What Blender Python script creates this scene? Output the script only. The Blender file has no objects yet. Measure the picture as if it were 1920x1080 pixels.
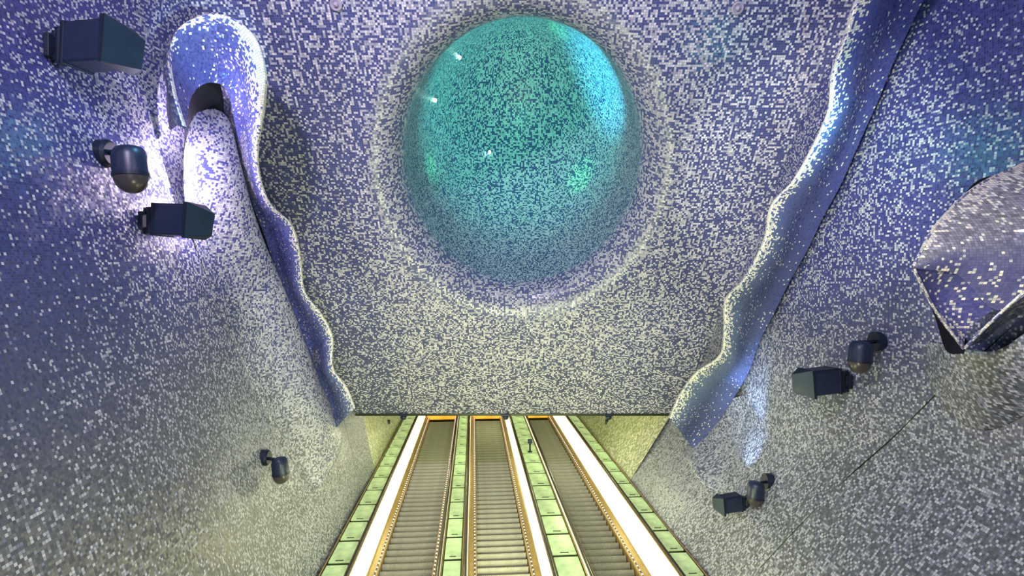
import bpy, math, random
from mathutils import Vector, Matrix, noise
random.seed(4)
C = bpy.context.scene.collection
sc = bpy.context.scene
sc.view_settings.view_transform = 'Standard'
F = 1000.0
TILE = .040
CAMZ = 1.6
# hall frame: origin at the eye, Y along the escalator slope (30 degrees up), Z square to the slope
M = Matrix.Translation((0,0,CAMZ)) @ Matrix.Rotation(math.radians(30), 4, 'X')
E = M @ Matrix.Rotation(math.radians(4.12), 4, 'Z')
H = Vector((0, math.cos(math.radians(30)), -math.sin(math.radians(30))))   # level forward, in the hall frame
U = Vector((0, math.sin(math.radians(30)),  math.cos(math.radians(30))))   # true up, in the hall frame
NRM = Vector((0,.79,.612)); SDR = Vector((0,-.612,.79))

def P(px, py, Y): return Vector(((px-960)/F*Y, Y, (540-py)/F*Y))
def ceil_pt(x, s, d=0.0): return Vector((x, 13-.612*s+.79*d, -3.06+.79*s+.612*d))
def ceilY(b):
    s = (13*b+3.06)/(.79+.612*b); return 13-.612*s
def smax(a, b, k=.25): return .5*(a+b+math.sqrt((a-b)**2+k*k))
def smin(a, b, k=.25): return .5*(a+b-math.sqrt((a-b)**2+k*k))
def XL(Y, Z):
    w = .10*math.sin(Y*1.1+Z*.5)*math.sin(Z*.9+1) if Y < 12 else 0
    return smax(-2.45-.072*Y-.285*(Z+4.6), -5.39+.12*Y)+w-.12
def XR(Y, Z):
    w = .10*math.sin(Y*1.0-Z*.6+1)*math.sin(Z*.8) if Y < 12 else 0
    return smin(3.72-.072*Y+.73*(Z+4.6), 5.98-.16*Y)-w+.12
def hit(px, py):
    a = (px-960)/F; b = (540-py)/F
    def g(Y): return XL(Y, b*Y)-a*Y if a < 0 else a*Y-XR(Y, b*Y)
    Y = 1.0
    while Y < 25 and g(Y) < 0: Y += .15
    lo, hi = Y-.15, Y
    for _ in range(12):
        m = (lo+hi)/2
        if g(m) < 0: lo = m
        else: hi = m
    return hi
def PW(px, py, off=0.0): return P(px, py, hit(px, py)-off)
def PX(px, py, dx):
    """a point standing off the wall, square to it"""
    return PW(px, py)+Vector((dx if px < 960 else -dx, 0, 0))
def ss(a, b, x):
    t = max(0, min(1, (x-a)/(b-a))); return t*t*(3-2*t)

# ---------------------------------------------------------------- materials
def newmat(name):
    m = bpy.data.materials.new(name); m.use_nodes = True
    nt = m.node_tree; return m, nt, nt.nodes, nt.links, nt.nodes['Principled BSDF']
def plain(name, col, rough=.5, metal=0, emit=None, es=0, var=.12, scale=6):
    m, nt, N, L, bs = newmat(name)
    tc = N.new('ShaderNodeTexCoord'); nz = N.new('ShaderNodeTexNoise'); nz.inputs['Scale'].default_value = scale
    nz.inputs['Detail'].default_value = 4
    L.new(tc.outputs['Object'], nz.inputs['Vector'])
    mr = N.new('ShaderNodeMapRange'); mr.inputs[1].default_value = .32; mr.inputs[2].default_value = .68
    L.new(nz.outputs['Fac'], mr.inputs[0])
    mx = N.new('ShaderNodeMix'); mx.data_type = 'RGBA'
    mx.inputs[6].default_value = (*[c*(1-var) for c in col], 1); mx.inputs[7].default_value = (*[min(1, c*(1+var)) for c in col], 1)
    L.new(mr.outputs[0], mx.inputs[0]); L.new(mx.outputs[2], bs.inputs['Base Color'])
    bs.inputs['Roughness'].default_value = rough; bs.inputs['Metallic'].default_value = metal
    if emit:
        m2 = N.new('ShaderNodeMix'); m2.data_type = 'RGBA'
        m2.inputs[6].default_value = (*[c*(1-var*2) for c in emit], 1); m2.inputs[7].default_value = (*emit, 1)
        L.new(mr.outputs[0], m2.inputs[0]); L.new(m2.outputs[2], bs.inputs['Emission Color'])
        bs.inputs['Emission Strength'].default_value = es
    return m
def mosaic(name, d1, d2, grey, l1, l2, grout, rough=.28, tile=TILE, clump=.4, sparkle=.16, gw=.10, metal=0):
    m, nt, N, L, bs = newmat(name)
    def math_(op, a, b=None):
        n = N.new('ShaderNodeMath'); n.operation = op
        for i, v in enumerate((a, b)):
            if v is None: continue
            if isinstance(v, (int, float)): n.inputs[i].default_value = v
            else: L.new(v, n.inputs[i])
        return n.outputs[0]
    def mix(f, a, b):
        n = N.new('ShaderNodeMix'); n.data_type = 'RGBA'
        for i, v in ((0, f), (6, a), (7, b)):
            if isinstance(v, tuple): n.inputs[i].default_value = (*v, 1)
            else: L.new(v, n.inputs[i])
        return n.outputs[2]
    uv = N.new('ShaderNodeUVMap'); uv.uv_map = 'UVMap'
    sc_ = N.new('ShaderNodeVectorMath'); sc_.operation = 'SCALE'; sc_.inputs['Scale'].default_value = 1/tile
    L.new(uv.outputs[0], sc_.inputs[0])
    fl = N.new('ShaderNodeVectorMath'); fl.operation = 'FLOOR'; L.new(sc_.outputs[0], fl.inputs[0])
    fr = N.new('ShaderNodeVectorMath'); fr.operation = 'FRACTION'; L.new(sc_.outputs[0], fr.inputs[0])
    wn = N.new('ShaderNodeTexWhiteNoise'); wn.noise_dimensions = '2D'; L.new(fl.outputs[0], wn.inputs['Vector'])
    sep = N.new('ShaderNodeSeparateColor'); L.new(wn.outputs['Color'], sep.inputs[0])
    nz = N.new('ShaderNodeTexNoise'); nz.noise_dimensions = '2D'; nz.inputs['Scale'].default_value = .33; nz.inputs['Detail'].default_value = 1
    L.new(fl.outputs[0], nz.inputs['Vector'])
    at = N.new('ShaderNodeAttribute'); at.attribute_name = 'mix'
    at2 = N.new('ShaderNodeAttribute'); at2.attribute_name = 'tone'
    p = math_('ADD', at.outputs['Fac'], math_('MULTIPLY', math_('SUBTRACT', nz.outputs['Fac'], .5), clump))
    f = math_('LESS_THAN', wn.outputs['Value'], p)
    dark = mix(at2.outputs['Fac'], mix(sep.outputs[0], d1, d2), mix(sep.outputs[1], tuple(c*.5 for c in grey), grey))
    base = mix(f, dark, mix(sep.outputs[2], l1, l2))
    sx = N.new('ShaderNodeSeparateXYZ'); L.new(fr.outputs[0], sx.inputs[0])
    g = math_('MAXIMUM', math_('LESS_THAN', sx.outputs[0], gw), math_('LESS_THAN', sx.outputs[1], gw))
    col = mix(g, base, grout)
    L.new(col, bs.inputs['Base Color'])
    bs.inputs['Roughness'].default_value = rough; bs.inputs['Metallic'].default_value = metal
    ge = N.new('ShaderNodeNewGeometry')
    v1 = N.new('ShaderNodeVectorMath'); v1.operation = 'SUBTRACT'; L.new(wn.outputs['Color'], v1.inputs[0]); v1.inputs[1].default_value = (.5,.5,.5)
    v2 = N.new('ShaderNodeVectorMath'); v2.operation = 'SCALE'; v2.inputs['Scale'].default_value = sparkle; L.new(v1.outputs[0], v2.inputs[0])
    v3 = N.new('ShaderNodeVectorMath'); v3.operation = 'ADD'; L.new(ge.outputs['Normal'], v3.inputs[0]); L.new(v2.outputs[0], v3.inputs[1])
    v4 = N.new('ShaderNodeVectorMath'); v4.operation = 'NORMALIZE'; L.new(v3.outputs[0], v4.inputs[0])
    L.new(v4.outputs[0], bs.inputs['Normal'])
    return m
M_ceil = mosaic('ceiling_mosaic', (.015,.020,.10), (.08,.10,.29), (.09,.11,.13), (.30,.31,.40), (.78,.78,.80), (.18,.19,.25), clump=.12, tile=.034)
M_wall = mosaic('wall_mosaic', (.012,.012,.085), (.045,.055,.23), (.17,.18,.17), (.15,.17,.25), (.54,.56,.58), (.08,.09,.13), tile=.027, rough=.38, sparkle=.22, clump=.15)
M_crat = mosaic('crater_mosaic', (.008,.020,.09), (.03,.07,.22), (.05,.1,.2), (.26,.38,.40), (.56,.70,.70), (.12,.18,.22), tile=.032, rough=.45, clump=.12)
M_lip  = mosaic('crater_lip_mosaic', (.015,.022,.11), (.07,.095,.28), (.2,.22,.3), (.27,.29,.37), (.62,.63,.66), (.17,.19,.24), tile=.034, clump=.12)
M_rib  = mosaic('ribbon_mosaic', (.04,.04,.24), (.10,.12,.42), (.19,.29,.38), (.55,.60,.60), (1,.95,.68), (.10,.11,.24), clump=.10, sparkle=.45, rough=.16, tile=.026, metal=.2)
M_tun  = mosaic('tunnel_mosaic', (.20,.22,.15), (.40,.42,.28), (.4,.4,.3), (.55,.57,.40), (.80,.81,.58), (.32,.34,.22), clump=.3, sparkle=.1, tile=.045)
M_fold = mosaic('fold_mosaic', (.06,.06,.26), (.16,.17,.42), (.38,.39,.42), (.50,.52,.56), (1,.95,.70), (.12,.12,.2), rough=.2, sparkle=.30, clump=.1, tile=.025, metal=.35)
M_dark = plain('dark_blue_housing', (.010,.020,.050), .38, .1)
M_dark2= plain('dark_bracket', (.006,.012,.030), .45, .2)
M_glas = plain('lamp_front_glass', (.012,.030,.050), .28)
M_lens = plain('smoked_lens', (.05,.046,.045), .25)
M_black= plain('black_gap', (.004,.005,.012), .9)  # flat black that stands in for shade
M_step = plain('step_metal', (.25,.25,.20), .45, .3)
M_stepe= plain('step_nosing', (.33,.33,.26), .4, .3)
M_bron = plain('bronze_skirt', (.38,.25,.09), .38, .5)
M_rail = plain('handrail_rubber', (.035,.022,.015), .35)
M_pan  = plain('lit_balustrade', (.8,.8,.6), .3, 0, (1,.99,.66), 1.6, .20, 1.3)
M_grn  = plain('green_glass_panel', (.24,.40,.20), .26, 0, (.80,.95,.40), .62, .28, 2.6)
M_frm  = plain('deck_frame', (.02,.03,.015), .4, .4)
M_org  = plain('orange_glow', (.6,.25,.04), .5, 0, (1,.42,.03), 1.1, .2, 2)
M_flo  = plain('stone_floor', (.25,.25,.26), .35, 0, None, 0, .2, 3)
M_pink = plain('lavender_plastic', (.42,.38,.5), .4)
M_glow = plain('lamp_glow', (.8,1,.9), .3, 0, (.6,1,.8), 12, 0)
# strip of small light dots
M_led, nt, N, L, bs = newmat('dotted_light_strip')
tc = N.new('ShaderNodeTexCoord'); sx = N.new('ShaderNodeSeparateXYZ'); L.new(tc.outputs['Object'], sx.inputs[0])
q1 = N.new('ShaderNodeMath'); q1.operation = 'DIVIDE'; L.new(sx.outputs[1], q1.inputs[0]); q1.inputs[1].default_value = .15
q2 = N.new('ShaderNodeMath'); q2.operation = 'FRACT'; L.new(q1.outputs[0], q2.inputs[0])
q3 = N.new('ShaderNodeMath'); q3.operation = 'LESS_THAN'; L.new(q2.outputs[0], q3.inputs[0]); q3.inputs[1].default_value = .3
q4 = N.new('ShaderNodeMath'); q4.operation = 'MULTIPLY'; L.new(q3.outputs[0], q4.inputs[0]); q4.inputs[1].default_value = 2.5
bs.inputs['Base Color'].default_value = (.05,.03,.02,1); bs.inputs['Emission Color'].default_value = (1,.97,.85,1); L.new(q4.outputs[0], bs.inputs['Emission Strength'])

# ---------------------------------------------------------------- mesh helpers
class MB:
    def __init__(s): s.v = []; s.f = []; s.uv = []; s.mx = []
    def grid(s, pts, uvs=None, closed=False):
        n = len(s.v); R = len(pts); K = len(pts[0])
        for r in pts: s.v += [Vector(p) for p in r]
        for i in range(R-1):
            for j in range(K if closed else K-1):
                j2 = (j+1) % K
                s.f.append((n+i*K+j, n+i*K+j2, n+(i+1)*K+j2, n+(i+1)*K+j))
                if uvs: s.uv.append((uvs[i][j], uvs[i][j2], uvs[i+1][j2], uvs[i+1][j]))
        return s
    def box(s, c, size, R=None, taper=1.0):
        n = len(s.v); hx, hy, hz = [q/2 for q in size]
        for sx in (-1,1):
            t = taper if sx > 0 else 1
            for sy in (-1,1):
                for sz in (-1,1):
                    p = Vector((sx*hx, sy*hy*t, sz*hz*t))
                    if R: p = R @ p
                    s.v.append(p+Vector(c))
        for q in ((0,1,3,2),(4,6,7,5),(0,4,5,1),(2,3,7,6),(0,2,6,4),(1,5,7,3)): s.f.append(tuple(n+k for k in q))
        return s
    def lathe(s, prof, seg=28, R=None, c=(0,0,0)):
        rows = []
        for r, z in prof:
            row = []
            for k in range(seg):
                t = 2*math.pi*k/seg; p = Vector((r*math.cos(t), r*math.sin(t), z))
                if R: p = R @ p
                row.append(p+Vector(c))
            rows.append(row)
        return s.grid(rows, closed=True)
    def tube(s, path, r, seg=10, ry=None):
        rows = []
        for i, p in enumerate(path):
            d = (Vector(path[min(i+1, len(path)-1)])-Vector(path[max(i-1, 0)])).normalized()
            a = d.cross(Vector((0,0,1)) if abs(d.z) < .9 else Vector((1,0,0))).normalized(); b = a.cross(d)
            rows.append([Vector(p)+a*r*math.cos(2*math.pi*k/seg)+b*(ry or r)*math.sin(2*math.pi*k/seg) for k in range(seg)])
        n = len(s.v); s.grid(rows, closed=True)
        s.f.append(tuple(n+k for k in range(seg))); m = len(s.v)-seg; s.f.append(tuple(m+seg-1-k for k in range(seg)))
        return s
    def build(s, name, mat, parent=None, mixfn=None, smooth=False, bevel=0, mw=None):
        me = bpy.data.meshes.new(name); me.from_pydata([tuple(p) for p in s.v], [], s.f); me.update()
        if s.uv:
            ul = me.uv_layers.new(name='UVMap')
            k = 0
            for quad in s.uv:
                for u in quad: ul.data[k].uv = u; k += 1
        if mixfn:
            a = me.attributes.new('mix', 'FLOAT', 'POINT'); b = me.attributes.new('tone', 'FLOAT', 'POINT')
            for i, p in enumerate(s.v):
                x, y = mixfn[i] if isinstance(mixfn, list) else mixfn(p)
                a.data[i].value = x; b.data[i].value = y
        if smooth:
            for q in me.polygons: q.use_smooth = True
        me.materials.append(mat)
        o = bpy.data.objects.new(name, me); C.objects.link(o)
        if parent: o.parent = parent
        if mw is not None: o.matrix_basis = mw
        if bevel:
            b = o.modifiers.new('b', 'BEVEL'); b.width = bevel; b.segments = 2; b.limit_method = 'ANGLE'
        return o
def thing(name, label, cat, mw, group=None):
    o = bpy.data.objects.new(name, None); o.empty_display_size = .1; C.objects.link(o)
    o.matrix_basis = mw; o['label'] = label; o['category'] = cat
    if group: o['group'] = group
    return o
def struct(o): o['kind'] = 'structure'; return o
def T(v): return Matrix.Translation(v)
def catmull(pts, n):
    pts = [Vector(p) for p in pts]; out = []
    ext = [2*pts[0]-pts[1]]+pts+[2*pts[-1]-pts[-2]]
    for i in range(1, len(ext)-2):
        a, b, c, d = ext[i-1:i+3]
        for k in range(n):
            t = k/n
            out.append(.5*((2*b)+(c-a)*t+(2*a-5*b+4*c-d)*t*t+(3*b-a-3*c+d)*t**3))
    out.append(pts[-1]); return out
def loft_rails(rows, uvmode='arc'):
    """rows: lists of 3D points across; uv by arc length, or flat x/z or y/z for small patches"""
    if uvmode == 'xz': return MB().grid(rows, [[(p.x, p.z) for p in r] for r in rows])
    if uvmode == 'yz': return MB().grid(rows, [[(p.y, p.z) for p in r] for r in rows])
    uvs = []; vlen = 0
    for i, r in enumerate(rows):
        if i: vlen += (r[len(r)//2]-rows[i-1][len(r)//2]).length
        u = 0; ur = [(0, vlen)]
        for j in range(1, len(r)):
            u += (r[j]-r[j-1]).length; ur.append((u, vlen))
        uvs.append(ur)
    return MB().grid(rows, uvs)

# ---------------------------------------------------------------- setting
def wall(name, XF, mixfn, z1=9.0):
    pts = []; uvs = []; NY = 150; NZ = 110
    for i in range(NY+1):
        Y = .6+(13.6-.6)*i/NY; z0 = max(-5.7, (-1.75-.5*Y)/.866)
        pr = []; ur = []
        for j in range(NZ+1):
            Z = z0+(z1-z0)*j/NZ
            pr.append(Vector((XF(Y, Z), Y, Z))); ur.append((Y+.15*math.sin(Z*.5), Z+.12*math.sin(Y*.6)))
        pts.append(pr); uvs.append(ur)
    return struct(MB().grid(pts, uvs).build(name, M_wall, None, mixfn, True, mw=M))
def nz3(p, s): return noise.noise(Vector(p)*s)
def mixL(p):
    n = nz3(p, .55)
    g = math.exp(-((p.y-6.6)**2/1.6+(p.z-1.7)**2/3.0))  # extra pale tiles paint the lamp glow into the wall colour
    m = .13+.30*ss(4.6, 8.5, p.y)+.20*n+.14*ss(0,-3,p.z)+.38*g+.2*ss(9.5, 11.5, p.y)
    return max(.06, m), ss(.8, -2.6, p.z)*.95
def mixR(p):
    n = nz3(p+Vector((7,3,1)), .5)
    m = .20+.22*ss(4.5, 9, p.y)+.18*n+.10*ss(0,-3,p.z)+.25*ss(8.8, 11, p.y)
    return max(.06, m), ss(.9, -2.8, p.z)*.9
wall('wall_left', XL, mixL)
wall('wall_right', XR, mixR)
def tunnel(name, XF):
    pts = []; uvs = []
    for i in range(41):
        Y = 12.9+10.3*i/40; pr = []; ur = []
        for j in range(13):
            Z = -5.7+2.75*j/12; pr.append(Vector((XF(Y, Z), Y, Z))); ur.append((Y, Z))
        pts.append(pr); uvs.append(ur)
    return struct(MB().grid(pts, uvs).build(name, M_tun, None, lambda p: (.45, 0), True, mw=M))
tunnel('wall_tunnel_left', lambda Y, Z: smax(-2.45-.072*Y-.285*(Z+4.6), -9)-.10)
tunnel('wall_tunnel_right', lambda Y, Z: 3.72-.072*Y+.62*(Z+4.6)+.10)

# ceiling with an oval opening
XC, SC, RX, RY = .19, 6.12, 2.12, 2.55
FL = 1.26
x0, x1, s0, s1 = -5.6, 6.0, 0.0, 11.5
angs = [2*math.pi*k/240 for k in range(240)]
for cx in (x0, x1):
    for cs in (s0, s1): angs.append(math.atan2(cs-SC, cx-XC) % (2*math.pi))
angs = sorted(set(angs))
def rect_r(t):
    c, s = math.cos(t), math.sin(t); r = 1e9
    if c > 1e-9: r = min(r, (x1-XC)/c)
    if c < -1e-9: r = min(r, (x0-XC)/c)
    if s > 1e-9: r = min(r, (s1-SC)/s)
    if s < -1e-9: r = min(r, (s0-SC)/s)
    return r
pts = []; uvs = []
for i in range(13):
    k = i/12; pr = []; ur = []
    for t in angs:
        R = rect_r(t); c, s = math.cos(t), math.sin(t)
        re = FL/math.sqrt((c/RX)**2+(s/RY)**2)
        r = re+(R-re)*k
        x, q = XC+r*c, SC+r*s
        pr.append(ceil_pt(x, q)); ur.append((x, q))
    pts.append(pr+[pr[0]]); uvs.append(ur+[ur[0]])
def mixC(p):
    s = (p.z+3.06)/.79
    m = .57-.20*ss(-2.0, -3.2, p.x)-.12*ss(2.6, 3.8, p.x)+.08*nz3(p, .6)-.06*ss(3, 0, s)  # fewer pale tiles at the sides paint in the ribbons' shade
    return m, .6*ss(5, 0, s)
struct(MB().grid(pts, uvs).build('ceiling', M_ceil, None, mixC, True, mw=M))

# crater: rounded lip, then a deep bowl
cr_base = ceil_pt(XC, SC)
crater = thing('ceiling_crater', 'huge oval teal-lit mosaic crater opening in the ceiling above the escalators', 'light crater', M @ T(cr_base))
LD = .65; D = 4.5
axis = (NRM+SDR).normalized(); mid = (NRM-SDR).normalized()
def crater_rows(prof, kind):
    pts = []; uvs = []; arc = FL; last = None; mx = []
    for f, d in prof:
        if last: arc -= math.hypot(f-last[0], (d-last[1])/2.35)
        last = (f, d); pr = []; ur = []
        for k in range(241):
            t = 2*math.pi*k/240; c, s = math.cos(t), math.sin(t)
            w = ceil_pt(XC+f*RX*c, SC+f*RY*s, d)-cr_base; pr.append(w)
            if kind == 'lip':
                q = (FL-f)/(FL-1)
                ur.append((XC+arc*RX*c, SC+arc*RY*s)); mx.append((.56-.03*q, .1))
            else:
                v = w-NRM*1.0; vx, va, vm = v.x, v.dot(axis), v.dot(mid)
                lon = math.atan2(vx, vm); lat = math.atan2(va, math.hypot(vx, vm))
                ur.append((lon*2.7+20, lat*3.0+20)); e = ss(2.4, .7, d)
                mx.append((.60-.06*e+.06*nz3(w, .8), .1))
        pts.append(pr); uvs.append(ur)
    return MB().grid(pts, uvs), mx
lipp = []
for i in range(19):
    t = i/18*math.pi/2; lipp.append((FL-(FL-1)*math.sin(t), LD*(1-math.cos(t))))
mb, mx = crater_rows(lipp, 'lip')
mb.build('lip', M_lip, crater, mx, True)
bp = []
for i in range(61):
    t = i/60*math.pi/2; bp.append((max(.001, math.cos(t)**.9), LD+D*math.sin(t)))
mb, mx = crater_rows(bp, 'bowl')
mb.build('bowl', M_crat, crater, mx, True)

# lintel edge and soffit, end wall, floors
struct(MB().box((0,13.05,-3.09), (7.9,.12,.05)).build('trim_1', M_frm, mw=M))
pts = []; uvs = []
for i in range(21):
    Y = 13+10.2*i/20; pts.append([Vector((x, Y, -3.03)) for x in (-5,0,5)]); uvs.append([(x, Y) for x in (-5,0,5)])
struct(MB().grid(pts, uvs).build('ceiling_tunnel', M_tun, None, lambda p: (.4, 0), mw=M))
struct(MB().box((-1,23.4,-4.6), (9,.1,3.4)).build('wall_far', M_frm, mw=M))
struct(MB().box((0,15.2,-6.0), (9,17,.3)).build('floor_slope', M_flo, mw=M))
struct(MB().box((0,2.2,-.1), (12,11.6,.2)).build('floor', M_flo))

# ---------------------------------------------------------------- escalators
PITCH = .27; LEN = 15.53; NST = 57; KS = .587
def step_mesh():
    prof = [(-.235,.045), (-.16,.018), (-.08,.003), (-.01,.0)]   # curved riser: (height, setback)
    path = [H*b*KS+U*a*KS for a, b in prof]+[H*.01, H*.2*KS, H*.385*KS, H*.398*KS]
    W = 1.0; n = 26; rows = []
    for q in path:
        row = []
        for k in range(n):
            for x, up in ((0,0),(.25,0),(.25,1),(.75,1),(.75,0)):
                row.append(q+Vector((-W/2+W*(k+x)/n,0,0))+(U*.012-H*.008)*up)
        rows.append(row)
    return MB().grid(rows)
def escalator(Xc, label):
    root = thing('escalator', label, 'escalator', E @ T((Xc, 6.5, -5.4)), 'escalators')
    st0 = step_mesh().build('step', M_step, root); st0.location = (0,0,0)
    ns0 = MB().box((0,.002,-.001), (.99,.010,.012)).build('step_nosing', M_stepe, st0)
    for k in range(1, NST):
        c = st0.copy(); C.objects.link(c); c.parent = root; c.location = (0, k*PITCH, 0)
        d = ns0.copy(); C.objects.link(d); d.parent = c
    for s in (-1, 1):
        rows = [[Vector((s*x, y, z)) for x, z in ((.505,-.2),(.505,.06),(.52,.075),(.64,.13),(.675,.14))] for y in (0, LEN)]
        MB().grid(rows).build('skirt_panel', M_bron, root)
        MB().box((s*.69, LEN/2, .48), (.02, LEN, .72)).build('balustrade', M_pan, root)
        MB().box((s*.705, LEN/2, .85), (.05, LEN, .03)).build('balustrade_cap', M_bron, root, bevel=.008)
        path = [Vector((s*.71,.1,.35)), Vector((s*.71,-.12,.45)), Vector((s*.71,-.19,.65)), Vector((s*.71,-.08,.85)), Vector((s*.71,.1,.895)), Vector((s*.71,3,.895)), Vector((s*.71,LEN,.895))]
        MB().tube(path, .034, 12, .026).build('handrail', M_rail, root, smooth=True)
        MB().box((s*.545, LEN/2, .10), (.022, LEN, .014)).build('light_strip', M_led, root)
    rows = [[Vector((x, LEN, 0))+H*t for x in (-.66,.66)] for t in (-.02,1.0)]
    MB().grid(rows).build('landing_plate', M_bron, root)
    MB().box((0, LEN+.12, .13), (1.28,.04,.34)).build('end_light', M_org, root, bevel=.01)
    return root
escalator(-1.28, 'left escalator, nearest the left mosaic wall, lit panel on its left')
escalator(.57, 'middle escalator running up between the two inner green decks')
escalator(2.57, 'right escalator beside the widest glowing balustrade and right wall')
def deck(xa, xb, label):
    w = xb-xa; xc = (xa+xb)/2
    root = thing('deck_strip', label, 'deck', E @ T((xc, 6.7, -4.62)), 'green deck strips beside the escalators')
    MB().box((0, 7.75, -.36), (w, 15.5, .66)).build('deck_body', M_frm, root)
    p0 = MB().box((0,.355,0), (w-.09,.71,.03)).build('glass_panel', M_grn, root, bevel=.006)
    t0 = MB().box((0,.03,.018), (w*.3,.014,.012)).build('pull_tab', M_frm, p0)
    for k in range(1, 19):
        c = p0.copy(); C.objects.link(c); c.parent = root; c.location = (0, k*.82, 0)
        d = t0.copy(); C.objects.link(d); d.parent = c
    MB().tube([(-w/2+.012,0,.012),(-w/2+.012,15.5,.012)], .014, 6).build('edge_rail', M_bron, root)
    MB().tube([(w/2-.012,0,.012),(w/2-.012,15.5,.012)], .014, 6).build('edge_rail', M_bron, root)
deck(-2.48, -2.04, 'green glass deck strip along the left tunnel wall')
deck(-.54, -.17, 'green glass deck strip between left and middle escalators')
deck(1.32, 1.83, 'green glass deck strip between middle and right escalators')
deck(3.31, 3.74, 'green glass deck strip along the right tunnel wall')
pr = thing('call_post', 'small dark post standing on the deck between middle and right escalators', 'post', E @ T((1.58, 14.9, -4.603)))
MB().lathe([(0,0),(.06,0),(.06,.02),(.025,.03),(.025,.25),(0,.25)], 14).build('stem', M_dark2, pr, smooth=True)
MB().box((0,0,.3), (.13,.08,.12)).build('head', M_dark, pr, bevel=.015)

# ---------------------------------------------------------------- mosaic ribbons
def ribbon(label, prs, kinfn, edgeoff, headfn, side):
    outer = []; inner = []
    for k, ((ox, oy), (ix, iy)) in enumerate(prs):
        kin = kinfn(k)
        yi = min(hit(ix, iy), ceilY((540-iy)/F)-.15) if iy < 775 else hit(ix, iy)
        inner.append(P(ix, iy, yi*kin)); outer.append(P(ox, oy, yi*kin*edgeoff))
    n = 10
    O = catmull(outer, n); I = catmull(inner, n)
    base = I[-1].copy()
    root = thing('mosaic_ribbon', label, 'wall sculpture', M @ T(base))
    rows = []; mx = []
    m = 24
    for i, (o, q) in enumerate(zip(O, I)):
        w = (o-q).length; r = []; hd, tn = headfn(o)
        for j in range(m+1):
            t = j/m
            # shallow hollow beside the wall, then a soft swelling up to the rounded rim
            p = q.lerp(o, t)+Vector((0, .07*w*math.sin(t*2*math.pi), 0))
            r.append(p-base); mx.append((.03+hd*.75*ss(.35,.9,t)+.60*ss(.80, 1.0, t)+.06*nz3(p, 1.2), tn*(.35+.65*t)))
        away = (o-q).normalized()
        for a in (40, 80, 120):
            ar = math.radians(a)
            p = o+away*.030*math.sin(ar)+Vector((0, .06*(1-math.cos(ar)), 0))
            r.append(p-base); mx.append((.9, tn))
        rows.append(r)
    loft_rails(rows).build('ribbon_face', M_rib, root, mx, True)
    rows = []
    back = Vector((.55*side, .55, .18))
    for o, q in zip(O, I):
        away = (o-q).normalized()
        rows.append([o+away*.026+Vector((0,.09,0))-base, o+back*.3-base, o.lerp(q,.45)+back*.7-base, q.lerp(o,.35)+back-base])
    loft_rails(rows).build('ribbon_back', M_wall, root, lambda p: (.3,.3), True)
    return root, base
LP = [((342,236),(352,252)), ((323,170),(352,215)), ((316,105),(360,178)), ((340,50),(378,160)), ((405,27),(398,155)),
      ((466,60),(420,162)), ((491,125),(432,187)), ((490,200),(438,220)), ((479,270),(448,268)), ((482,325),(458,328)),
      ((502,380),(474,385)), ((543,422),(492,432)), ((559,480),(509,482)), ((567,545),(531,542)), ((598,588),(552,600)),
      ((620,632),(574,652)), ((621,690),(590,707)), ((647,728),(608,755)), ((663,768),(622,810))]
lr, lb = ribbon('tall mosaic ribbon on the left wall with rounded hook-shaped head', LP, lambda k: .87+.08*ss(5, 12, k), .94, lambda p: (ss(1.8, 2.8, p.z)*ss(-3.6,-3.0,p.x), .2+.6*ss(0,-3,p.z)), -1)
def hug(pixL, pixR, offL, offR, n, m, mat, parent, base, mixfn, lip=.6, pw=1.0, name='inner_fold'):
    """skin that follows the wall between two outlines, standing off it by the given fractions of the depth"""
    A = catmull([(x, y, 0) for x, y in pixL], n); B = catmull([(x, y, 0) for x, y in pixR], n)
    a_ = catmull([(k, 0, 0) for k in offL], n); b_ = catmull([(k, 0, 0) for k in offR], n)
    rows = []; mx = []
    for i in range(len(A)):
        r = []
        for j in range(m+1):
            t = j/m; px = A[i].x+(B[i].x-A[i].x)*t; py = A[i].y+(B[i].y-A[i].y)*t
            k = a_[i].x+(b_[i].x-a_[i].x)*ss(0, 1, t)**pw
            p = P(px, py, hit(px, py)*(1-k)); 
            if j == 0: r.append(P(px, py, hit(px, py)*1.004)-base); mx.append(mixfn(p, 0))
            r.append(p-base); mx.append(mixfn(p, t))
        p = r[-1]; r.append(p+Vector((-.25 if parent is lr else .1,lip,0))); mx.append(mixfn(p, 1))
        rows.append(r)
    return loft_rails(rows, 'yz').build(name, mat, parent, mx, True)
TL = [(388,205),(368,213),(354,235),(347,270),(344,320),(346,380),(362,445),(390,525),(427,620),(474,720),(527,830),(585,912)]
TR = [(402,204),(420,213),(434,235),(442,270),(454,320),(470,380),(492,445),(526,525),(564,620),(602,720),(642,822),(604,915)]
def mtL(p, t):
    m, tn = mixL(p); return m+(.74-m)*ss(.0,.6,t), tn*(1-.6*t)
hug(TL, TR, [.085,.085,.08,.07,.05,.028,.008,0,0,0,0,0], [.085,.09,.10,.105,.105,.10,.10,.10,.095,.09,.075,.02], 8, 18, M_wall, lr, lb, mtL)
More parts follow.
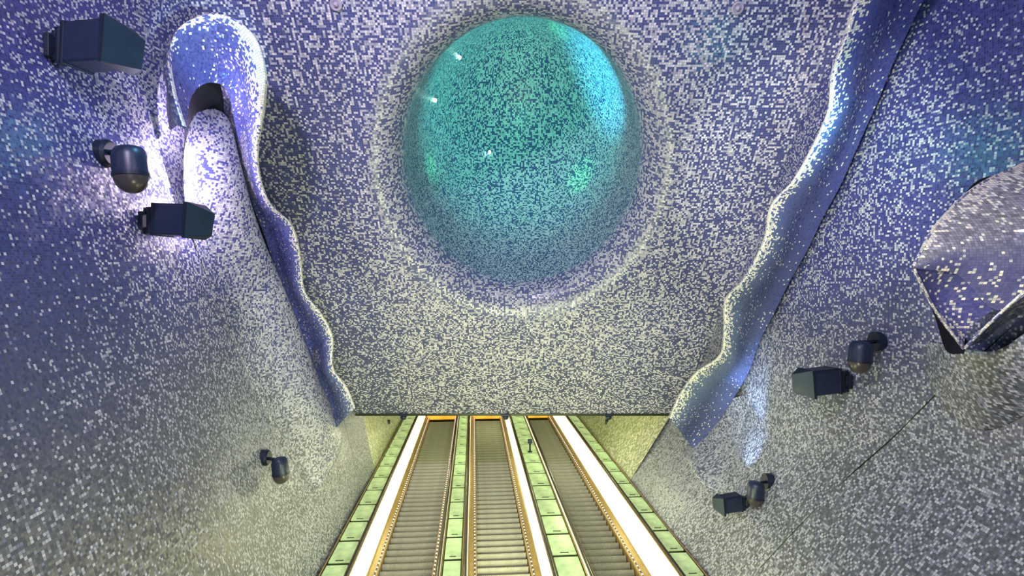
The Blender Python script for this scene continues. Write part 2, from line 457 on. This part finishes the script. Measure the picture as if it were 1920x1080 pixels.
# black sheet before the wall, painting in the shade under the hook
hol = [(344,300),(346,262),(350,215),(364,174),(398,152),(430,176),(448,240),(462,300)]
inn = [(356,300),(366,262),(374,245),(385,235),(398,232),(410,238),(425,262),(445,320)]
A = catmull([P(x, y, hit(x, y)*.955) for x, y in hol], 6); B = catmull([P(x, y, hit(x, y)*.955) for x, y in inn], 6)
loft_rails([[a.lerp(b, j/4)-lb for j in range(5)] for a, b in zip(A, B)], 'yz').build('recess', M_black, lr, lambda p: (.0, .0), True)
RP = [((1655,-70),(1775,-80)), ((1612,0),(1732,0)), ((1590,70),(1702,60)), ((1569,130),(1674,120)), ((1562,200),(1646,190)),
      ((1532,270),(1610,270)), ((1495,335),(1577,345)), ((1452,385),(1542,410)), ((1438,450),(1513,470)), ((1402,520),(1477,535)),
      ((1365,562),(1450,590)), ((1362,620),(1424,640)), ((1353,668),(1402,700)), ((1307,702),(1372,752)), ((1275,747),(1340,800)), ((1258,787),(1302,845))]
rr, rb = ribbon('long mosaic ribbon with wavy gold edge on the right wall', RP, lambda k: .98, .94, lambda p: (0, .15+.75*ss(2.5, -.8, p.z)), 1)
def mtR(p, t):
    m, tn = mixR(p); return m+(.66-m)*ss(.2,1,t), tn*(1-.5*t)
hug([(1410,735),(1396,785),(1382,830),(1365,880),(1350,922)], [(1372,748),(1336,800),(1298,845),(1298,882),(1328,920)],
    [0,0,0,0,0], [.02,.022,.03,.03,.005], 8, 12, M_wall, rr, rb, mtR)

# folded sheet at far right
fb0 = PW(1900, 480)
fold = thing('mosaic_fold', 'large peeled-open mosaic fold with pointed tip at the far right wall', 'wall sculpture', M @ T(fb0))
def patch(name, c1, c2, mat, mixfn, bulge=0, parent=fold, base=fb0, n=12, m=18, grad=None, uvmode='xz'):
    A = catmull(c1, n); B = catmull(c2, n); rows = []; mx = []
    for q, o in zip(A, B):
        w = (o-q).length
        rows.append([q.lerp(o, j/m)-Vector((0, bulge*w*math.sin(math.pi*j/m), 0))-base for j in range(m+1)])
        if grad: mx += [grad(j/m) for j in range(m+1)]
    return loft_rails(rows, uvmode).build(name, mat, parent, mx if grad else mixfn, True)
top = [P(1712,500,5.0), P(1754,424,5.16), P(1826,353,5.3), P(1920,306,5.35), P(2040,255,5.3)]
midc = [P(1713,503,5.0), P(1796,516,5.02), P(1864,580,5.0), P(1925,552,4.82), P(2040,450,4.5)]
patch('upper_sheet', top, midc, M_fold, None, .26, grad=lambda t: (.10+.66*ss(.22, 0, t)+.08*ss(.6,1,t), 1-.8*ss(.3,.8,t)))  # colour bands, with the falloff of light graded into the tile tones
patch('inner_face', [P(1713,503,5.02), P(1792,514,5.06), P(1862,582,5.04)], [P(1713,503,5.02), P(1755,584,5.14), P(1807,654,5.1)], M_fold, lambda p: (.16+.6*ss(-.5,-1,p.z),.0), -.22)
patch('lower_sheet', [P(1807,654,5.1), P(1862,600,4.97), P(1920,548,4.82), P(2040,450,4.5)], [PW(1845,640,.05), PW(1880,610,.05), PW(1930,580,.05), PW(2050,500,.05)], M_fold, lambda p: (.2,.8), uvmode='yz')
patch('shadow_gap', [P(1718,515,5.15), P(1752,592,5.3), P(1774,657,5.3), P(1807,664,5.2)], [P(1760,540,5.25), P(1790,590,5.35), P(1800,620,5.35), P(1815,640,5.3)], M_black, None)  # black patch painting the shadow behind the fold's mouth
patch('upper_gap', [P(1780,405,5.3), P(1828,342,5.45), P(1880,325,5.5)], [P(1800,420,5.4), P(1850,380,5.5), P(1890,340,5.5)], M_black, None)  # black patch painting the shade behind the top edge
for cv in (top, [P(1713,503,4.99), P(1755,584,5.12), P(1807,654,5.08)], [P(1807,654,5.08), P(1862,600,4.94), P(1920,548,4.79), P(2040,450,4.47)]):
    A = catmull(cv, 8); seg = 8; rows = []
    for i, o in enumerate(A):
        d = (A[min(i+1, len(A)-1)]-A[max(0, i-1)]).normalized(); a = d.cross(Vector((0,1,0))).normalized(); b = a.cross(d)
        rows.append([o-fb0+a*.014*math.cos(2*math.pi*k/seg)+b*.014*math.sin(2*math.pi*k/seg) for k in range(seg+1)])
    loft_rails(rows).build('edge_band', M_fold, fold, lambda p: (.7,.3), True)
lb0 = PW(1850,720)
lobe = thing('mosaic_lobe', 'pale rounded mosaic bulge below the folded sheet at far right', 'wall sculpture', M @ T(lb0))
hug([(1735,640),(1742,720),(1790,785),(1850,808),(1930,775),(2030,700)], [(1800,650),(1815,655),(1850,660),(1885,650),(1930,620),(2040,560)],
    [.0]*6, [.07]*6, 8, 14, M_wall, lobe, lb0, lambda p, t: (.50+.1*t, .9), .05, .55, 'lobe_face')

# seam on the right wall
path = [PW(x, y, .0) for x, y in ((1425,1065),(1500,985),(1590,895),(1680,815),(1760,735),(1850,655),(1960,560))]
struct(MB().tube(catmull(path, 6), .008, 6).build('trim_2', M_frm, mw=M))

# ---------------------------------------------------------------- lamps
def floodlight(label, px, py, wpx, side, group='box floodlights on the walls'):
    """px,py: centre of the wall plate; the body reaches wpx pixels towards the hall (side=+1 right, -1 left)"""
    Y = hit(px, py); k = Y/F; L = wpx*k
    root = thing('floodlight', label, 'spotlight', M @ T(P(px, py, Y-.02)), group)
    def v(x, y, z): return (side*x*L, y*L, z*L)
    R = Matrix.Rotation(math.radians(-14*side), 3, 'Z') @ Matrix.Rotation(math.radians(3*side), 3, 'Y')
    MB().box(v(.03,0,0), (.06*L,.26*L,.26*L)).tube([v(.03,0,-.19), v(.03,0,.19)], .035*L, 8).build('wall_plate', M_dark2, root, bevel=.008)
    MB().box(v(.15,-.05,.12), (.24*L,.04*L,.06*L)).box(v(.15,-.05,-.12), (.24*L,.04*L,.06*L)).tube([v(.14,-.06,-.19), v(.14,-.06,.19)], .055*L, 12).build('bracket', M_dark2, root, bevel=.006)
    c = Vector(v(.52,-.05,0))
    b = MB().box(c, (.56*L,.34*L,.43*L), R).build('housing', M_dark, root, bevel=.02)
    f = MB().box(c+R@Vector((-side*.27*L,0,0)), (.05*L,.36*L,.46*L), R)
    f.box(c+R@Vector((0,0,.215*L)), (.5*L,.30*L,.03*L), R)
    f.build('housing_rim', M_dark2, b, bevel=.006)
    w = MB(); n0 = [Vector((side*.28*L, y*L, z*L)) for y, z in ((-.20,-.25),(.20,-.25),(.20,.25),(-.20,.25))]
    n1 = [Vector((side*dx*L, y*L, z*L)) for dx, y, z in ((.33,-.20,-.25),(.40,.20,-.19),(.44,.20,.13),(.35,-.20,.25))]
    w.v = [c+R@p for p in n0+n1]; w.f = [(0,1,2,3),(0,4,5,1),(1,5,6,2),(2,6,7,3),(3,7,4,0)]
    w.build('visor', M_dark2, root)
    g = MB(); g.v = [c+R@p for p in n1]; g.f = [(3,2,1,0)]
    g.build('front_glass', M_glas, root)
    return root
def domelight(label, pp, bp, wpx, hpx, group='round wall spotlights'):
    Y = hit(*pp); k = Y/F
    base = P(pp[0], pp[1], Y-.02)
    root = thing('wall_spotlight', label, 'spotlight', M @ T(base), group)
    side = 1 if bp[0] > pp[0] else -1
    c = Vector(((bp[0]-pp[0])*k, -.10, -(bp[1]-pp[1])*k)); r = wpx*.44*k; h = hpx*.95*k
    RY = Matrix.Rotation(math.pi/2, 3, 'Y'); RT = Matrix.Rotation(math.radians(-5*side), 3, 'Y')
    pr_ = hpx*.28*k
    MB().lathe([(0,-.06),(pr_,-.06),(pr_,.05),(pr_*.8,.08),(0,.08)], 24, RY).build('wall_plate', M_dark2, root)
    MB().tube([Vector((0,0,0)), Vector((side*.05,-.03,0)), Vector((c.x*.6,-.08,.0)), Vector((c.x, -.10, 0))], hpx*.055*k, 10).build('arm', M_dark2, root, smooth=True)
    prof = [(0,h*.5),(r*.45,h*.495),(r*.75,h*.46),(r*.92,h*.38),(r,h*.26),(r,-h*.12)]
    MB().lathe(prof, 32, RT, c).build('housing', M_dark, root, smooth=True)
    MB().lathe([(r*1.03,-h*.08),(r*1.03,-h*.15),(r*.97,-h*.16)], 32, RT, c).build('ring', M_dark2, root)
    MB().lathe([(r*.98,-h*.15)]+[(r*.98*math.cos(t*math.pi/16), -h*.15-h*.35*math.sin(t*math.pi/16)) for t in range(1,9)], 32, RT, c).build('lens', M_lens, root, smooth=True)
    return root
floodlight('largest box floodlight, at the upper left corner of the left wall', 100, 92, 168, 1)
floodlight('box floodlight just below the round spotlight on the left wall', 270, 415, 130, 1)
floodlight('box floodlight beside the upper round spotlight on the right wall', 1590, 714, 104, -1)
floodlight('smallest box floodlight, low on right wall by the blue beam', 1402, 942, 66, -1)
domelight('large round spotlight between two box floodlights on the left wall', (197,288), (257,322), 66, 92)
domelight('small lone round spotlight low on the left wall', (495,858), (531,878), 34, 52)
domelight('round spotlight on the right wall left of the folded sheet', (1646,640), (1604,668), 45, 64)
domelight('lowest round spotlight on the right wall, under the blue beam', (1441,902), (1411,922), 34, 50)
for px, lab in ((757,'small lamp under the lintel above the left deck'), (948,'small lamp under the lintel above the middle escalator'), (1141,'small lamp under the lintel above the right deck')):
    r = thing('lintel_lamp', lab, 'spotlight', M @ T(P(px, 776, 13.0)), 'small lamps under the lintel')
    MB().box((0,0,-.02), (.22,.12,.05)).build('mount', M_dark2, r, bevel=.008)
    MB().lathe([(0,-.04),(.07,-.04),(.085,-.08),(.06,-.13),(0,-.14)], 16).build('housing', M_dark, r, smooth=True)
for px, lab in ((728,'small round sensor on the left tunnel wall under the lintel'), (1138,'small round sensor on the right tunnel wall under the lintel')):
    a = (px-960)/F; b = (540-791)/F; Y = 13
    while Y < 23:
        x = a*Y; z = b*Y
        if (a < 0 and x <= -2.45-.072*Y-.285*(z+4.6)-.1) or (a > 0 and x >= 3.72-.072*Y+.62*(z+4.6)+.1): break
        Y += .02
    r = thing('sensor', lab, 'sensor', M @ T(P(px, 791, Y-.02)), 'tunnel wall sensors')
    MB().lathe([(0,-.05),(.07,-.05),(.07,.03),(.05,.06),(0,.06)], 16, Matrix.Rotation(math.pi/2,3,'Y')).build('housing', M_dark, r, smooth=True)
def on_ceiling(px, py):
    b = (540-py)/F; return P(px, py, ceilY(b)-.02)
for px, py, lab in ((1383,15,'round pale detector at the top right of the ceiling'), (630,8,'round pale detector at the top left of the ceiling')):
    r = thing('ceiling_detector', lab, 'detector', M @ T(on_ceiling(px, py)), 'round ceiling detectors')
    R = Vector((0,0,1)).rotation_difference(-NRM).to_matrix()
    MB().lathe([(.0,0),(.085,0),(.085,.015),(.07,.022),(.06,.01),(.05,.01)], 24, R).build('ring', M_pink, r)
    MB().lathe([(.035,.0),(.03,.04),(.0,.05)], 20, R).build('sensor_head', M_pink, r, smooth=True)

# little lamps inside the crater
def crater_hit(px, py):
    Y = ceilY((540-py)/F)+.2
    while Y < 25:
        p = P(px, py, Y); q = p-Vector((0,13,-3.06)); d = q.dot(NRM); s = q.dot(SDR)
        e = math.hypot((p.x-XC)/RX, (s-SC)/RY)
        if d > LD:
            t = (d-LD)/D
            if t >= 1 or e >= math.cos(math.asin(min(1,t)))**.9: return Y
        Y += .03
    return Y
for px, py, lab in ((862,108,'tiny bright lamp highest in the crater'), (816,188,'tiny bright lamp nearest the left side of the crater'), (918,285,'tiny bright green-white lamp near the middle of the crater')):
    Y = crater_hit(px, py); p = P(px, py, Y-.12)
    r = thing('crater_lamp', lab, 'lamp', M @ T(p), 'tiny lamps inside the crater')
    MB().lathe([(0,-.045),(.025,-.03),(.034,0),(.025,.03),(0,.045)], 16).build('bulb', M_glow, r, smooth=True)
    MB().lathe([(0,.035),(.04,.035),(.04,.05),(0,.05)], 16).build('cap', M_dark2, r)

# ---------------------------------------------------------------- lights
def light(kind, p, e, col, size=.05, target=None, angle=60, blend=.6):
    l = bpy.data.lights.new('lamp_'+kind.lower(), kind); l.energy = e; l.color = col
    o = bpy.data.objects.new('lamp_light', l); C.objects.link(o)  # bare light source, often added for effect without any fitting
    if kind == 'AREA': l.size = size
    else: l.shadow_soft_size = size
    if kind == 'SPOT': l.spot_size = math.radians(angle); l.spot_blend = blend
    w = M @ Vector(p)
    o.location = w
    if target is not None:
        d = (M @ Vector(target))-w; o.rotation_euler = d.to_track_quat('-Z','Y').to_euler()
    return o
# unseen fill lights added to brighten the ceiling and walls
light('AREA', (-2.6,1.2,4.4), 500, (.88,.77,1), .6, ceil_pt(1.2,7.8))
light('AREA', (2.8,1.2,4.6), 120, (.82,.77,1), .8, ceil_pt(-1.5,8))
light('AREA', (0,-1.5,0), 75, (.80,.85,1), 4.0, (0,10,-1))
light('AREA', (0,6.2,-3.9), 190, (.96,1,.52), 1.6, ceil_pt(0,1.2))
light('AREA', (0,2.6,-2.6), 115, (1,.97,.66), 1.5, (-5,8,-3.9))
light('AREA', (0,2.6,-2.6), 115, (1,.97,.66), 1.5, (5,8,-3.9))
# unseen points added to strengthen the escalators' warm light
for x in (-1.5, 1.2): light('POINT', (x,9.8,-3.5), 52, (1,1,.50), .0)
light('POINT', (-2.0,14.0,-3.6), 55, (1,1,.60), .0)
light('POINT', (1.4,14.0,-3.6), 60, (1,1,.60), .0)
light('POINT', (-.8,18.5,-3.5), 55, (1,1,.55), .0)
# left group
for px, py, e in ((262,150,10), (292,225,34), (306,300,46), (330,370,32), (355,440,8)): light('POINT', PX(px, py, .36), e, (1,.78,1), .0)
light('SPOT', P(610,110,3.6), 700, (.58,.90,1), .03, P(435,95,6.2), 19)
light('SPOT', P(540,400,4.2), 110, (.86,.78,1), .03, P(410,280,6.6), 24)
light('SPOT', P(540,560,5.0), 330, (1,.98,.84), .03, P(580,640,9.2), 36)
# right group
light('SPOT', P(1400,380,4.6), 520, (1,.98,.88), .03, P(1520,340,7.4), 60)
light('SPOT', PX(1411,886,.32), 75, (.46,.66,1), .0, PX(1411,800,.0), 75, 1)
light('SPOT', PX(1411,886,.38), 260, (.46,.66,1), .0, PX(1414,700,.0), 38, 1)
light('SPOT', P(1480,620,5.0), 300, (1,.98,.85), .03, P(1340,740,9.0), 50)
light('SPOT', P(1560,330,3.6), 260, (1,.96,.88), .03, P(1850,470,5.0), 38)
light('POINT', PX(1760,250,1.2), 26, (.12,.70,.65), .0)
light('POINT', PX(150,200,.9), 14, (.15,.5,.75), .0)
# crater: unseen spots without fittings, added for the teal light and green glints
light('SPOT', ceil_pt(.2, 6.9, .9), 340, (.05,1,.76), .0, ceil_pt(.2,6.3,4), 145, 1)
light('SPOT', ceil_pt(-.4, 6.4, 1.6), 640, (.12,.74,1), .0, ceil_pt(1.75,7.1,2.8), 64, 1)
light('SPOT', ceil_pt(.6, 6.4, 2.2), 170, (.1,1,.3), .0, ceil_pt(1.5,5.0,3.0), 30, 1)
light('SPOT', ceil_pt(.5, 6.6, 2.2), 170, (.1,1,.3), .0, ceil_pt(-1.8,5.4,2.2), 18, 1)
light('SPOT', ceil_pt(.2, 6.6, 2.2), 160, (.1,1,.3), .0, ceil_pt(1.1,8.0,3.8), 22, 1)

w = bpy.data.worlds.new('w'); sc.world = w; w.use_nodes = True
bg = w.node_tree.nodes['Background']; bg.inputs[0].default_value = (.42,.42,.78,1); bg.inputs[1].default_value = .19

cam = bpy.data.cameras.new('camera'); co = bpy.data.objects.new('camera', cam); C.objects.link(co)
cam.sensor_width = 36; cam.lens = 36*F/1920; cam.clip_start = .05
co.matrix_basis = M @ Matrix.Rotation(math.radians(90), 4, 'X')
sc.camera = co
